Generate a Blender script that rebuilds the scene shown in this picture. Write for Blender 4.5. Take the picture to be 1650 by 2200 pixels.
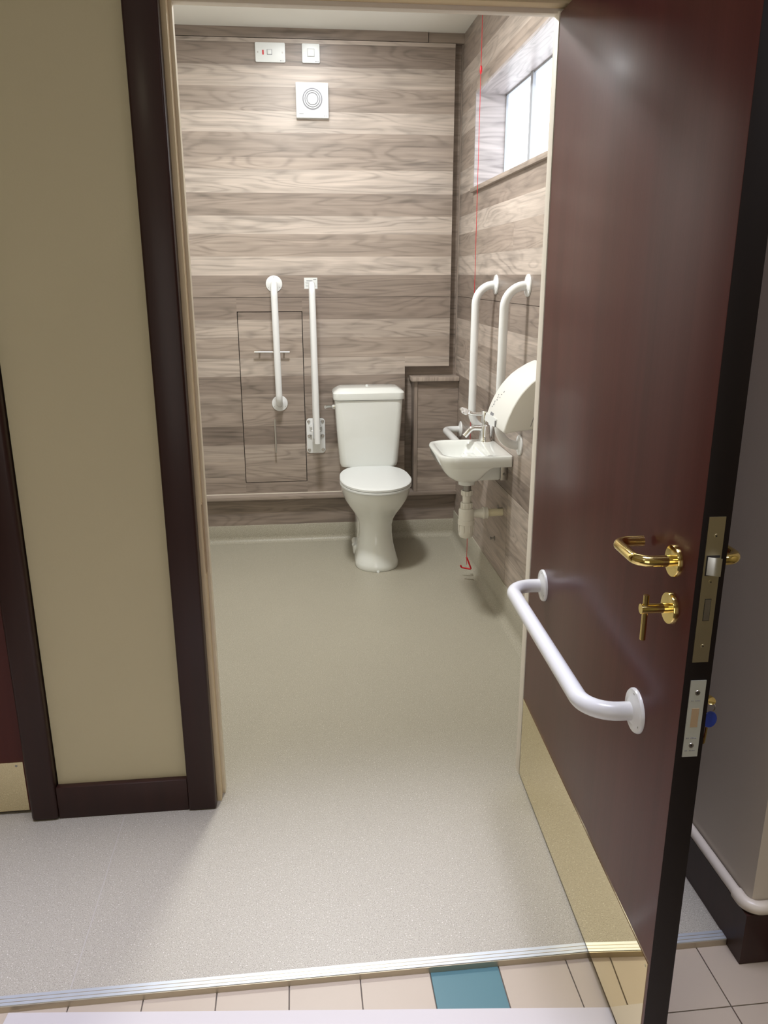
import bpy, bmesh, math, random
from mathutils import Vector, Matrix
random.seed(7)
R = math.radians
scene = bpy.context.scene
for o in list(bpy.data.objects):
    bpy.data.objects.remove(o, do_unlink=True)
COL = scene.collection

# ------------------------------------------------------------------ camera
PITCH, YAW, ROLL = 0.2895, 0.1082, -0.0022
cam_d = bpy.data.cameras.new('camera')
cam = bpy.data.objects.new('camera', cam_d); COL.objects.link(cam)
F = Vector((math.sin(YAW)*math.cos(PITCH), math.cos(YAW)*math.cos(PITCH), -math.sin(PITCH)))
RT = Vector((math.cos(YAW), -math.sin(YAW), 0)); UP = RT.cross(F)
R2 = RT*math.cos(ROLL) + UP*math.sin(ROLL); U2 = UP*math.cos(ROLL) - RT*math.sin(ROLL)
m = Matrix((R2, U2, -F)).transposed().to_4x4(); m.translation = Vector((0.2676, -1.9787, 1.4543))
cam.matrix_world = m
cam_d.sensor_fit = 'VERTICAL'; cam_d.sensor_height = 36.0
cam_d.lens = 36.0*1705.95/2200.0
cam_d.clip_start = 0.02
scene.camera = cam

# ------------------------------------------------------------------ world, lights, exposure
w = bpy.data.worlds.new('world'); scene.world = w; w.use_nodes = True
w.node_tree.nodes['Background'].inputs[0].default_value = (0.75, 0.86, 1.0, 1)
w.node_tree.nodes['Background'].inputs[1].default_value = 0.6
scene.view_settings.view_transform = 'Standard'
scene.view_settings.look = 'None'
scene.view_settings.exposure = 0.0
scene.view_settings.gamma = 1.0
scene.view_settings.use_curve_mapping = False
def area(name, loc, rot, sx, sy, power, col, shape='RECTANGLE'):
    d = bpy.data.lights.new(name, 'AREA'); d.shape = shape; d.size = sx; d.size_y = sy
    d.energy = power; d.color = col
    o = bpy.data.objects.new(name, d); COL.objects.link(o); o.location = loc; o.rotation_euler = rot
    return o
area('washroom_ceiling_light_front', (0.28, 1.12, 2.585), (0, 0, 0), 0.26, 0.26, 37, (0.975, 0.98, 0.955), 'DISK')
area('washroom_ceiling_light_back', (0.40, 2.05, 2.585), (0, 0, 0), 0.24, 0.24, 2.0, (0.95, 0.98, 1.0), 'DISK')
roof = area('corridor_rooflight', (-0.25, -0.80, 2.59), (0, 0, 0), 2.9, 1.55, 17.5, (0.79, 0.80, 1.0))
roof.data.spread = R(24)                     # daylight falling down a deep rooflight shaft
area('corridor_ceiling_lamp', (-0.6, -2.4, 2.585), (0, 0, 0), 0.4, 0.4, 6, (1.0, 0.88, 0.62), 'DISK')
area('pier_fill_light', (1.75, -1.75, 2.585), (0, 0, 0), 0.5, 0.5, 7.5, (0.95, 0.90, 0.95))  # added, unseen: brightens the pier wall hidden from the other lights by the door
area('panel_fill_light', (-0.3, -3.40, 1.05), (R(90), 0, 0), 1.3, 1.7, 11, (1.0, 0.97, 0.93))  # added fill behind the camera, lifting the lower part of the cream panel
WINDOW_STRENGTH = 2.1

# ------------------------------------------------------------------ materials
def new_mat(name):
    mt = bpy.data.materials.new(name); mt.use_nodes = True
    nt = mt.node_tree; return mt, nt, nt.nodes['Principled BSDF']
def plain(name, col, rough=0.5, metal=0.0, coat=0.0, spec=0.5, bump=0.0, bscale=300, vary=0.0):
    mt, nt, b = new_mat(name)
    b.inputs['Base Color'].default_value = (*col, 1); b.inputs['Roughness'].default_value = rough
    b.inputs['Metallic'].default_value = metal; b.inputs['Coat Weight'].default_value = coat
    b.inputs['Coat Roughness'].default_value = 0.08
    b.inputs['Specular IOR Level'].default_value = spec
    g = nt.nodes.new('ShaderNodeNewGeometry')
    n = nt.nodes.new('ShaderNodeTexNoise'); n.inputs['Scale'].default_value = bscale; n.inputs['Detail'].default_value = 3
    nt.links.new(g.outputs['Position'], n.inputs['Vector'])
    if bump:
        bp = nt.nodes.new('ShaderNodeBump'); bp.inputs['Strength'].default_value = bump; bp.inputs['Distance'].default_value = 0.001
        nt.links.new(n.outputs['Fac'], bp.inputs['Height']); nt.links.new(bp.outputs['Normal'], b.inputs['Normal'])
    if vary:
        n2 = nt.nodes.new('ShaderNodeTexNoise'); n2.inputs['Scale'].default_value = 3.0; n2.inputs['Detail'].default_value = 4
        nt.links.new(g.outputs['Position'], n2.inputs['Vector'])
        mx = nt.nodes.new('ShaderNodeMix'); mx.data_type = 'RGBA'
        mx.inputs['A'].default_value = (*[c*(1-vary) for c in col], 1); mx.inputs['B'].default_value = (*[min(1, c*(1+vary)) for c in col], 1)
        nt.links.new(n2.outputs['Fac'], mx.inputs['Factor']); nt.links.new(mx.outputs['Result'], b.inputs['Base Color'])
    return mt
def math_node(nt, op, a, b=None, c=None):
    n = nt.nodes.new('ShaderNodeMath'); n.operation = op
    for i, v in enumerate((a, b, c)):
        if v is None: continue
        if isinstance(v, (int, float)): n.inputs[i].default_value = v
        else: nt.links.new(v, n.inputs[i])
    return n.outputs[0]
def laminate(name, axis, col=None, rough=0.36):
    """wood print: long figure along `axis`; tone from the piece's object colour"""
    mt, nt, b = new_mat(name)
    g = nt.nodes.new('ShaderNodeNewGeometry'); oi = nt.nodes.new('ShaderNodeObjectInfo')
    off = nt.nodes.new('ShaderNodeVectorMath'); off.operation = 'SCALE'; off.inputs[0].default_value = (31.0, 17.0, 23.0)
    nt.links.new(oi.outputs['Random'], off.inputs['Scale'])
    add = nt.nodes.new('ShaderNodeVectorMath'); add.operation = 'ADD'
    nt.links.new(g.outputs['Position'], add.inputs[0]); nt.links.new(off.outputs[0], add.inputs[1])
    def noise(sc_long, sc_short, detail, dist=0.0):
        mp = nt.nodes.new('ShaderNodeMapping')
        s = [sc_short]*3; s[axis] = sc_long; mp.inputs['Scale'].default_value = s
        nt.links.new(add.outputs[0], mp.inputs['Vector'])
        n = nt.nodes.new('ShaderNodeTexNoise'); n.inputs['Scale'].default_value = 1.0
        n.inputs['Detail'].default_value = detail; n.inputs['Distortion'].default_value = dist
        nt.links.new(mp.outputs[0], n.inputs['Vector']); return n.outputs['Fac']
    low = noise(1.5, 11, 1.5, 0.35)          # cathedral contours
    rings = math_node(nt, 'SINE', math_node(nt, 'MULTIPLY', low, 62.0))
    rings = math_node(nt, 'POWER', math_node(nt, 'MULTIPLY_ADD', rings, 0.5, 0.5), 3.0)
    mask = noise(2.0, 16, 2.0)
    rings = math_node(nt, 'MULTIPLY', rings, math_node(nt, 'MULTIPLY', mask, 1.3))
    fine = noise(7, 420, 3.0); broad = noise(1.6, 26, 3.0, 0.4); smoky = noise(3.5, 16, 2.0, 0.8)
    med = noise(3.0, 110, 3.0, 0.2)
    t = math_node(nt, 'MULTIPLY_ADD', rings, -0.33, 1.12)
    t = math_node(nt, 'ADD', t, math_node(nt, 'MULTIPLY', math_node(nt, 'SUBTRACT', med, 0.5), 0.55))
    t = math_node(nt, 'ADD', t, math_node(nt, 'MULTIPLY', math_node(nt, 'SUBTRACT', fine, 0.5), 0.36))
    t = math_node(nt, 'ADD', t, math_node(nt, 'MULTIPLY', math_node(nt, 'SUBTRACT', broad, 0.5), 0.75))
    t = math_node(nt, 'ADD', t, math_node(nt, 'MULTIPLY', math_node(nt, 'MINIMUM', math_node(nt, 'SUBTRACT', smoky, 0.47), 0.0), 1.1))
    t = math_node(nt, 'MAXIMUM', t, 0.3)
    vm = nt.nodes.new('ShaderNodeVectorMath'); vm.operation = 'SCALE'
    if col is None: nt.links.new(oi.outputs['Color'], vm.inputs[0])
    else: vm.inputs[0].default_value = col
    nt.links.new(t, vm.inputs['Scale']); nt.links.new(vm.outputs[0], b.inputs['Base Color'])
    b.inputs['Roughness'].default_value = rough; b.inputs['Specular IOR Level'].default_value = 0.4
    return mt
def vinyl():
    mt, nt, b = new_mat('speckled_vinyl')
    g = nt.nodes.new('ShaderNodeNewGeometry')
    base = (0.415, 0.385, 0.310)
    def noise(sc, det=2):
        n = nt.nodes.new('ShaderNodeTexNoise'); n.inputs['Scale'].default_value = sc; n.inputs['Detail'].default_value = det
        nt.links.new(g.outputs['Position'], n.inputs['Vector']); return n.outputs['Fac']
    def ramp(fac, a, bb):
        r = nt.nodes.new('ShaderNodeMapRange'); r.inputs['From Min'].default_value = a; r.inputs['From Max'].default_value = bb
        nt.links.new(fac, r.inputs['Value']); return r.outputs[0]
    f1 = noise(520, 2); f2 = noise(300, 1); f3 = noise(2.2, 3)
    def mix(fac, A, B):
        mx = nt.nodes.new('ShaderNodeMix'); mx.data_type = 'RGBA'
        nt.links.new(fac, mx.inputs['Factor'])
        for k, v in (('A', A), ('B', B)):
            if isinstance(v, tuple): mx.inputs[k].default_value = (*v, 1)
            else: nt.links.new(v, mx.inputs[k])
        return mx.outputs['Result']
    c = mix(f3, tuple(x*0.95 for x in base), tuple(x*1.05 for x in base))
    c = mix(ramp(f1, 0.54, 0.68), c, (0.16, 0.145, 0.12))
    c = mix(ramp(f2, 0.63, 0.74), c, (0.66, 0.63, 0.55))
    nt.links.new(c, b.inputs['Base Color'])
    b.inputs['Roughness'].default_value = 0.42; b.inputs['Specular IOR Level'].default_value = 0.45
    bp = nt.nodes.new('ShaderNodeBump'); bp.inputs['Strength'].default_value = 0.25; bp.inputs['Distance'].default_value = 0.0006
    nt.links.new(f1, bp.inputs['Height']); nt.links.new(bp.outputs['Normal'], b.inputs['Normal'])
    return mt
def varnish(name, a, bcol, rough=0.3, coat=0.6, croug=0.22, spec=0.5):
    mt, nt, b = new_mat(name)
    tc = nt.nodes.new('ShaderNodeTexCoord')
    mp = nt.nodes.new('ShaderNodeMapping'); mp.inputs['Scale'].default_value = (22, 22, 0.8)
    nt.links.new(tc.outputs['Object'], mp.inputs['Vector'])
    n = nt.nodes.new('ShaderNodeTexNoise'); n.inputs['Scale'].default_value = 1; n.inputs['Detail'].default_value = 5; n.inputs['Distortion'].default_value = 0.3
    nt.links.new(mp.outputs[0], n.inputs['Vector'])
    mx = nt.nodes.new('ShaderNodeMix'); mx.data_type = 'RGBA'
    mx.inputs['A'].default_value = (*a, 1); mx.inputs['B'].default_value = (*bcol, 1)
    nt.links.new(n.outputs['Fac'], mx.inputs['Factor']); nt.links.new(mx.outputs['Result'], b.inputs['Base Color'])
    b.inputs['Roughness'].default_value = rough; b.inputs['Coat Weight'].default_value = coat; b.inputs['Coat Roughness'].default_value = croug; b.inputs['Specular IOR Level'].default_value = spec
    mp2 = nt.nodes.new('ShaderNodeMapping'); mp2.inputs['Scale'].default_value = (240, 240, 9)
    nt.links.new(tc.outputs['Object'], mp2.inputs['Vector'])
    n2 = nt.nodes.new('ShaderNodeTexNoise'); n2.inputs['Scale'].default_value = 1; n2.inputs['Detail'].default_value = 2
    nt.links.new(mp2.outputs[0], n2.inputs['Vector'])
    bp = nt.nodes.new('ShaderNodeBump'); bp.inputs['Strength'].default_value = 0.10; bp.inputs['Distance'].default_value = 0.0006
    nt.links.new(n2.outputs['Fac'], bp.inputs['Height']); nt.links.new(bp.outputs['Normal'], b.inputs['Normal'])
    return mt
def emit(name, col, s):
    mt, nt, b = new_mat(name)
    b.inputs['Base Color'].default_value = (0.9, 0.93, 0.95, 1)
    b.inputs['Emission Color'].default_value = (*col, 1); b.inputs['Emission Strength'].default_value = s
    b.inputs['Roughness'].default_value = 0.3
    return mt
M = {}
M['lamX'] = laminate('laminate_back', 0); M['lamY'] = laminate('laminate_side', 1); M['lamZ'] = laminate('laminate_upright', 2)
M['vinyl'] = vinyl()
M['weld'] = plain('weld_rod', (0.44, 0.41, 0.36), 0.4)
M['ceil'] = plain('ceiling_paint', (0.80, 0.79, 0.74), 0.9, bump=0.1)
M['cream'] = plain('cream_wall_paint', (0.60, 0.535, 0.345), 0.65, bump=0.15, bscale=180, vary=0.03)
M['creamgloss'] = plain('cream_gloss_paint', (0.80, 0.65, 0.42), 0.6)
M['creamlight'] = plain('pale_cream_paint', (0.84, 0.75, 0.58), 0.6)
M['whitegloss'] = plain('white_gloss_paint', (0.84, 0.78, 0.69), 0.5)
M['door'] = varnish('mahogany_varnish', (0.060, 0.015, 0.013), (0.120, 0.031, 0.026), 0.34, 0.14, 0.20, 0.16)
M['post'] = varnish('dark_stained_wood', (0.020, 0.008, 0.006), (0.044, 0.015, 0.011), 0.42, 0.12, 0.2, 0.3)
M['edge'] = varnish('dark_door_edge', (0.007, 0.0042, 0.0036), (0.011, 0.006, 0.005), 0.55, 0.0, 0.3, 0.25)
M['ceramic'] = plain('white_ceramic', (0.80, 0.82, 0.80), 0.12, coat=0.6)
M['plastic'] = plain('white_plastic', (0.74, 0.76, 0.76), 0.35)
M['powder'] = plain('white_powder_coat', (0.80, 0.81, 0.82), 0.25, coat=0.3)
M['dryer'] = plain('white_moulded_plastic', (0.78, 0.78, 0.75), 0.38)
M['trap'] = plain('waste_plastic', (0.74, 0.72, 0.66), 0.4)
M['pipe_y'] = plain('aged_waste_pipe', (0.72, 0.66, 0.48), 0.4)
M['chrome'] = plain('chrome', (0.80, 0.81, 0.82), 0.12, 1.0)
M['steel'] = plain('brushed_steel', (0.62, 0.60, 0.57), 0.3, 1.0)
M['dull'] = plain('dull_metal', (0.35, 0.34, 0.32), 0.4, 1.0)
M['brass'] = plain('polished_brass', (0.88, 0.70, 0.28), 0.09, 1.0)
M['kick'] = plain('mirror_brass_sheet', (0.80, 0.70, 0.44), 0.035, 1.0)
M['satin'] = plain('satin_brass', (0.62, 0.56, 0.38), 0.38, 1.0)
M['nickel'] = plain('nickel_plate', (0.72, 0.75, 0.68), 0.45, 0.6)
M['alu'] = plain('aluminium', (0.60, 0.64, 0.66), 0.42, 0.6)
M['aludark'] = plain('aluminium_riser', (0.50, 0.44, 0.33), 0.4, 0.8)
M['tile'] = plain('beige_floor_tile', (0.43, 0.36, 0.275), 0.42, vary=0.07)
M['teal'] = plain('teal_floor_tile', (0.075, 0.17, 0.185), 0.4, vary=0.08)
M['grout'] = plain('dark_grout', (0.12, 0.10, 0.08), 0.9)
M['board'] = plain('white_board', (0.56, 0.525, 0.505), 0.5)
M['pipe'] = plain('painted_pipe', (0.66, 0.60, 0.50), 0.3)
M['red'] = plain('red_plastic', (0.55, 0.01, 0.02), 0.35)
M['dark'] = plain('dark_gap', (0.015, 0.012, 0.01), 0.8)
M['print'] = plain('grey_print', (0.25, 0.25, 0.28), 0.6)
M['blue'] = plain('blue_plastic', (0.02, 0.04, 0.22), 0.4)
M['upvc'] = plain('window_frame_upvc', (0.42, 0.45, 0.50), 0.4)
M['pane'] = emit('daylit_obscure_glass', (0.88, 0.93, 1.0), WINDOW_STRENGTH)
M['brown'] = plain('brown_straw', (0.16, 0.12, 0.06), 0.7)
M['chip'] = plain('bare_wood', (0.42, 0.30, 0.18), 0.7)

# ------------------------------------------------------------------ mesh helpers
ORG = {}
def link(name, me, mat, parent=None, loc=(0, 0, 0)):
    o = bpy.data.objects.new(name, me); COL.objects.link(o)
    loc = Vector(loc)
    if mat is not None and hasattr(me, 'materials') and not len(me.materials): me.materials.append(mat)
    if parent is not None:
        o.parent = parent; o.location = loc - ORG[parent]
    else: o.location = loc
    ORG[o] = loc
    return o
def mesh_from_bm(bm, name, smooth=False, angle=None):
    bmesh.ops.recalc_face_normals(bm, faces=bm.faces[:])
    me = bpy.data.meshes.new(name); bm.to_mesh(me); bm.free()
    if smooth:
        for p in me.polygons: p.use_smooth = True
        if angle is not None:
            try: me.set_sharp_from_angle(angle=R(angle))
            except Exception: pass
    return me
def thing(name, label, cat, loc, group=None):
    o = link(name, None, None, None, loc); o.empty_display_size = 0.05
    o['label'] = label; o['category'] = cat
    if group: o['group'] = group
    return o
def tag(o, label, cat, group=None):
    o['label'] = label; o['category'] = cat
    if group: o['group'] = group
    return o
def struct(o): o['kind'] = 'structure'; return o
def box(name, x0, x1, y0, y1, z0, z1, mat, parent=None, bev=0.0, seg=2, color=None):
    c = Vector(((x0+x1)/2, (y0+y1)/2, (z0+z1)/2))
    bm = bmesh.new(); bmesh.ops.create_cube(bm, size=1.0)
    for v in bm.verts: v.co = Vector((v.co.x*(x1-x0), v.co.y*(y1-y0), v.co.z*(z1-z0)))
    if bev: bmesh.ops.bevel(bm, geom=bm.edges[:], offset=bev, segments=seg, affect='EDGES', profile=0.5)
    o = link(name, mesh_from_bm(bm, name, bool(bev), 40), mat, parent, c)
    if color: o.color = (*color, 1)
    return o
def boxes(name, lst, mat, parent=None):
    """one continuous structural piece made of several boxes"""
    bm = bmesh.new()
    c = Vector(((lst[0][0]+lst[0][1])/2, (lst[0][2]+lst[0][3])/2, lst[0][4]))
    for x0, x1, y0, y1, z0, z1 in lst:
        r = bmesh.ops.create_cube(bm, size=1.0)
        for v in r['verts']:
            v.co = Vector((v.co.x*(x1-x0)+(x0+x1)/2, v.co.y*(y1-y0)+(y0+y1)/2, v.co.z*(z1-z0)+(z0+z1)/2)) - c
    return link(name, mesh_from_bm(bm, name), mat, parent, c)
def fillet(pts, rad, n=7):
    pts = [Vector(p) for p in pts]; out = [pts[0]]
    for i in range(1, len(pts)-1):
        a, b, c = pts[i-1], pts[i], pts[i+1]
        u = (a-b).normalized(); v = (c-b).normalized(); ang = u.angle(v)
        if ang > R(177): out.append(b); continue
        d = min(rad/math.tan(ang/2), (a-b).length*(0.95 if i == 1 else 0.49), (c-b).length*(0.95 if i == len(pts)-2 else 0.49)); r = d*math.tan(ang/2)
        cen = b + (u+v).normalized()*(r/math.sin(ang/2))
        p0 = b+u*d; p1 = b+v*d; e0 = p0-cen; e1 = p1-cen; tot = e0.angle(e1); ax = e0.cross(e1)
        if ax.length < 1e-12: out.append(b); continue
        ax.normalize()
        for k in range(n+1): out.append(cen + Matrix.Rotation(tot*k/n, 3, ax) @ e0)
    out.append(pts[-1]); return out
def tube(name, pts, rad, mat, parent=None, seg=16, cap=True, rads=None):
    pts = [Vector(p) for p in pts]; c = pts[0].copy(); bm = bmesh.new(); rings = []
    t0 = (pts[1]-pts[0]).normalized()
    nrm = t0.orthogonal().normalized()
    for i, p in enumerate(pts):
        if i == 0: t = (pts[1]-pts[0]).normalized()
        elif i == len(pts)-1: t = (pts[i]-pts[i-1]).normalized()
        else: t = ((pts[i+1]-p).normalized() + (p-pts[i-1]).normalized()).normalized()
        nrm = (nrm - t*nrm.dot(t)).normalized(); bi = t.cross(nrm)
        r = rads[i] if rads else rad
        rings.append([bm.verts.new(p-c + (nrm*math.cos(2*math.pi*k/seg)+bi*math.sin(2*math.pi*k/seg))*r) for k in range(seg)])
    for a, b in zip(rings, rings[1:]):
        for k in range(seg): bm.faces.new((a[k], a[(k+1) % seg], b[(k+1) % seg], b[k]))
    if cap: bm.faces.new(rings[0][::-1]); bm.faces.new(rings[-1])
    return link(name, mesh_from_bm(bm, name, True, 45), mat, parent, c)
def lathe(name, prof, loc, axis, mat, parent=None, seg=28, sharp=35):
    """prof: (radius, distance along axis)"""
    ax = Vector(axis).normalized(); u = ax.orthogonal().normalized(); v = ax.cross(u); bm = bmesh.new(); rings = []
    for r, h in prof:
        if r < 1e-6: rings.append([bm.verts.new(ax*h)])
        else: rings.append([bm.verts.new(ax*h + (u*math.cos(2*math.pi*k/seg)+v*math.sin(2*math.pi*k/seg))*r) for k in range(seg)])
    for a, b in zip(rings, rings[1:]):
        for k in range(seg):
            k2 = (k+1) % seg
            if len(a) == 1 and len(b) == 1: continue
            if len(a) == 1: bm.faces.new((a[0], b[k2], b[k]))
            elif len(b) == 1: bm.faces.new((a[k], a[k2], b[0]))
            else: bm.faces.new((a[k], a[k2], b[k2], b[k]))
    return link(name, mesh_from_bm(bm, name, True, sharp), mat, parent, loc)
def loft(name, rings, mat, parent=None, cap0=True, cap1=True, sharp=35, loc=None):
    c = Vector(loc) if loc else Vector(rings[0][0]); bm = bmesh.new()
    R_ = [[bm.verts.new(Vector(p)-c) for p in r] for r in rings]; n = len(R_[0])
    for a, b in zip(R_, R_[1:]):
        for k in range(n): bm.faces.new((a[k], a[(k+1) % n], b[(k+1) % n], b[k]))
    if cap0: bm.faces.new(R_[0][::-1])
    if cap1: bm.faces.new(R_[-1])
    return link(name, mesh_from_bm(bm, name, True, sharp), mat, parent, c)
def extrude(name, poly, a0, a1, axis, mat, parent=None, bev=0.0, sharp=35, seg=2):
    """poly of 2D points in the two other axes (in x,y,z order), extruded along axis index"""
    bm = bmesh.new()
    def P(p, a):
        q = list(p); q.insert(axis, a); return Vector(q)
    c = P(poly[0], a0)
    v0 = [bm.verts.new(P(p, a0)-c) for p in poly]; v1 = [bm.verts.new(P(p, a1)-c) for p in poly]; n = len(poly)
    bm.faces.new(v0[::-1]); bm.faces.new(v1)
    for k in range(n): bm.faces.new((v0[k], v0[(k+1) % n], v1[(k+1) % n], v1[k]))
    if bev:
        bmesh.ops.recalc_face_normals(bm, faces=bm.faces[:])
        ed = [e for e in bm.edges if len(e.link_faces) == 2 and e.calc_face_angle(0) > R(30)]
        bmesh.ops.bevel(bm, geom=ed, offset=bev, segments=seg, affect='EDGES', profile=0.5)
    return link(name, mesh_from_bm(bm, name, True, sharp), mat, parent, c)
def rrect(x0, x1, y0, y1, rad, n=5):
    """rounded rectangle outline; rad: one value or four (x0y0, x1y0, x1y1, x0y1)"""
    r = rad if isinstance(rad, (tuple, list)) else (rad,)*4; pts = []
    for (cx, cy, rr, a0) in ((x0+r[0], y0+r[0], r[0], 180), (x1-r[1], y0+r[1], r[1], 270), (x1-r[2], y1-r[2], r[2], 0), (x0+r[3], y1-r[3], r[3], 90)):
        for k in range(n+1):
            a = R(a0+90*k/n); pts.append((cx+rr*math.cos(a), cy+rr*math.sin(a)))
    return pts
def sub_rect(rects, hole):
    out = []
    for a0, a1, b0, b1 in rects:
        h0, h1, k0, k1 = max(a0, hole[0]), min(a1, hole[1]), max(b0, hole[2]), min(b1, hole[3])
        if h0 >= h1 or k0 >= k1: out.append((a0, a1, b0, b1)); continue
        if h0-a0 > .002: out.append((a0, h0, b0, b1))
        if a1-h1 > .002: out.append((h1, a1, b0, b1))
        if k0-b0 > .002: out.append((h0, h1, b0, k0))
        if b1-k1 > .002: out.append((h0, h1, k1, b1))
    return out

# ------------------------------------------------------------------ dimensions
D = 2.375; DB = 2.425           # back panelling face, recessed back wall face
W = 1.149                       # right wall face
XL = -0.50                      # washroom left wall
CEIL = 2.60
WT = 0.085                      # washroom side of the front wall
JAMB = 0.0195

# ------------------------------------------------------------------ structure: washroom shell
fl = struct(boxes('floor', [(XL-0.1, 1.36, 0.03, DB+0.1, -0.06, 0.0), (-2.3, 1.36, -0.590, 0.03, -0.06, 0.0), (-2.3, XL-0.1, 0.03, 0.12, -0.06, 0.0)], M['vinyl']))
box('weld_seam', -0.2555, -0.2530, -0.588, -0.012, 0.0, 0.0006, M['weld'], fl)
struct(box('ceiling', XL-0.1, 1.4, 0.04, DB+0.1, CEIL, CEIL+0.1, M['ceil']))
struct(box('wall_left', XL-0.1, XL, WT, DB+0.1, 0, CEIL, M['ceil']))

LIGHT = (0.525, 0.457, 0.408); MID = (0.350, 0.289, 0.248); DARK = (0.198, 0.156, 0.132)
def tone(t):
    t += random.uniform(-0.04, 0.04)
    a, b, k = (DARK, MID, t*2) if t < 0.5 else (MID, LIGHT, t*2-1)
    return tuple(a[i]+(b[i]-a[i])*k for i in range(3))
ROWS = [2.551, 2.533, 2.434, 2.341, 2.233, 2.136, 2.023, 1.967, 1.856, 1.748, 1.659, 1.550, 1.456, 1.3450, 1.232, 1.136, 1.031, 0.935, 0.839, 0.742, 0.664, 0.561, 0.471, 0.379, 0.283]
TONE = [.70, .12, .72, .42, .80, .40, .50, .85, .33, .85, .48, .82, .15, .15, .66, .42, .68, .18, .42, .30, .12, .56, .50, .36]

# back wall: recessed board behind, proud planked panelling in front
wb = struct(boxes('wall_back', [(XL-0.1, 1.4, DB, DB+0.1, 0, CEIL)], M['lamX'])); wb.color = (*tone(.3), 1)
HATCH = (-0.031, 0.3035, 0.349, 1.270); GAP = 0.0040
panel_back = [(XL, 1.100, D+0.012, DB, 0.985, 2.549), (XL, 0.855, D+0.012, DB, 0.283, 0.985)]
pb = boxes('backing_board', panel_back, M['dark'], wb)
pieces_hatch = []
for i in range(len(ROWS)-1):
    z1, z0 = ROWS[i], ROWS[i+1]
    rects = [(XL, 1.102, z0, z1)]
    rects = sub_rect(rects, (0.857, 2, 0, 0.977))
    rects = sub_rect(rects, (HATCH[0]-GAP, HATCH[1]+GAP, HATCH[2]-GAP, HATCH[3]+GAP))
    col = tone(TONE[i])
    gap = 0.0010 if abs(z0-1.345) < .001 else 0.0001
    gup = 0.0010 if abs(z1-1.345) < .001 else 0.0001
    for a0, a1, b0, b1 in rects:
        box('plank', a0, a1, D, D+0.02, b0+(gap if b0 == z0 else 0), b1-(gup if b1 == z1 else 0), M['lamX'], wb, color=col)
    h0, h1 = max(z0, HATCH[2]), min(z1, HATCH[3])
    if h1-h0 > .004: pieces_hatch.append((h0, h1, col))
# trim strip under the ceiling, in two lengths
box('plank', XL, 0.9655, D+0.006, DB, 2.555, CEIL, M['lamX'], wb, color=tone(.18))
box('plank', 0.9695, 1.149, D+0.012, DB, 2.555, CEIL, M['lamX'], wb, color=tone(.3))
# ledge at the foot of the panelling, recessed plank below it
box('ledge', XL, 1.149, D-0.055, D+0.03, 0.258, 0.280, M['lamX'], wb, bev=0.002, color=tone(.35))
box('caulk_line', XL, 0.86, D-0.004, D, 0.280, 0.2835, M['whitegloss'], wb)
box('plank', XL, 1.149, D-0.008, DB, 0.10, 0.258, M['lamX'], wb, color=tone(.22))
# corner boxing
cb = thing('corner_boxing', 'low wood-effect boxing with a flat top in the corner beside the cistern', 'boxing', (1.03, 2.36, 0.281))
box('side_panel', 0.902, 0.922, D-0.05, DB-0.001, 0.281, 0.903, M['lamZ'], cb, color=tone(.2))
zz = [0.281, 0.36, 0.46, 0.53, 0.64, 0.75, 0.83, 0.903]; tt = [.45, .2, .5, .25, .3, .25, .15]
for i in range(7):
    box('plank', 0.9235, W-0.001, D-0.044, D-0.026, zz[i]+.0001, zz[i+1]-.0001, M['lamX'], cb, color=tone(tt[i]))
box('top', 0.885, W-0.001, D-0.075, DB-0.001, 0.903, 0.925, M['lamZ'], cb, bev=0.0015, color=tone(.5))

# vinyl upstands with a cove
def cove(name, face, height, sign_axis, lo, hi, out=0.008):
    pts = []
    f = face - out
    rad = 0.035
    prof = [(face, 0.0005), (face, height), (f+0.002, height), (f, height-0.003), (f, rad)]
    for k in range(1, 7):
        a = R(90*k/6); prof.append((f - rad*(1-math.cos(a)), rad - rad*math.sin(a) + 0.0004))
    return struct(extrude(name, prof if sign_axis == 'y' else prof, lo, hi, 0 if sign_axis == 'y' else 1, M['vinyl']))
cove('baseboard_back', D-0.008, 0.100, 'y', XL, W, 0.004)
cove('baseboard_right', W, 0.150, 'x', WT, D-0.012, 0.006)

# right wall with the window
WY0, WY1, WZ0, WZ1 = 0.70, 2.066, 1.858, 2.268
wr = struct(boxes('wall_right', [(W+0.016, W+0.2, 0.04, DB+0.1, 0, WZ0-0.012), (W+0.016, W+0.2, 0.04, DB+0.1, WZ1+0.012, CEIL), (W+0.016, W+0.2, WY1+0.012, DB+0.1, WZ0-0.012, WZ1+0.012), (W+0.016, W+0.2, 0.04, WY0-0.012, WZ0-0.012, WZ1+0.012)], M['dark']))
rows_r = [2.60, 2.533] + ROWS[2:] + [0.19, 0.1495]
tone_r = [.3, .25] + TONE[2:] + [.45, .4]
for i in range(len(rows_r)-1):
    z1, z0 = rows_r[i], rows_r[i+1]
    segs = [(WT, DB)]
    if z1 < 0.60: segs = [(WT, 1.222), (1.2245, DB)]
    elif i % 3 == 1: segs = [(WT, 1.31), (1.3102, DB)]
    for s, (a0, a1) in enumerate(segs):
        col = tone(min(1, max(0, tone_r[i] + (0.10 if s == 0 and len(segs) > 1 else 0))))
        g0 = 0.0010 if abs(z0-1.345) < .001 or abs(z0-.561) < .001 else 0.0001; g1 = 0.0010 if abs(z1-1.345) < .001 or abs(z1-.561) < .001 else 0.0001
        for b in sub_rect([(a0, a1, z0, z1)], (WY0-0.012, WY1+0.012, WZ0-0.02, WZ1+0.012)):
            box('plank', W, W+0.016, b[0], b[1], b[2]+(g0 if b[2] == z0 else 0), b[3]-(g1 if b[3] == z1 else 0), M['lamY'], wr, color=col)
box('corner_bead', W-0.006, W, DB-0.012, DB, 0.1, CEIL, M['lamZ'], wr, color=tone(.35))

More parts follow.
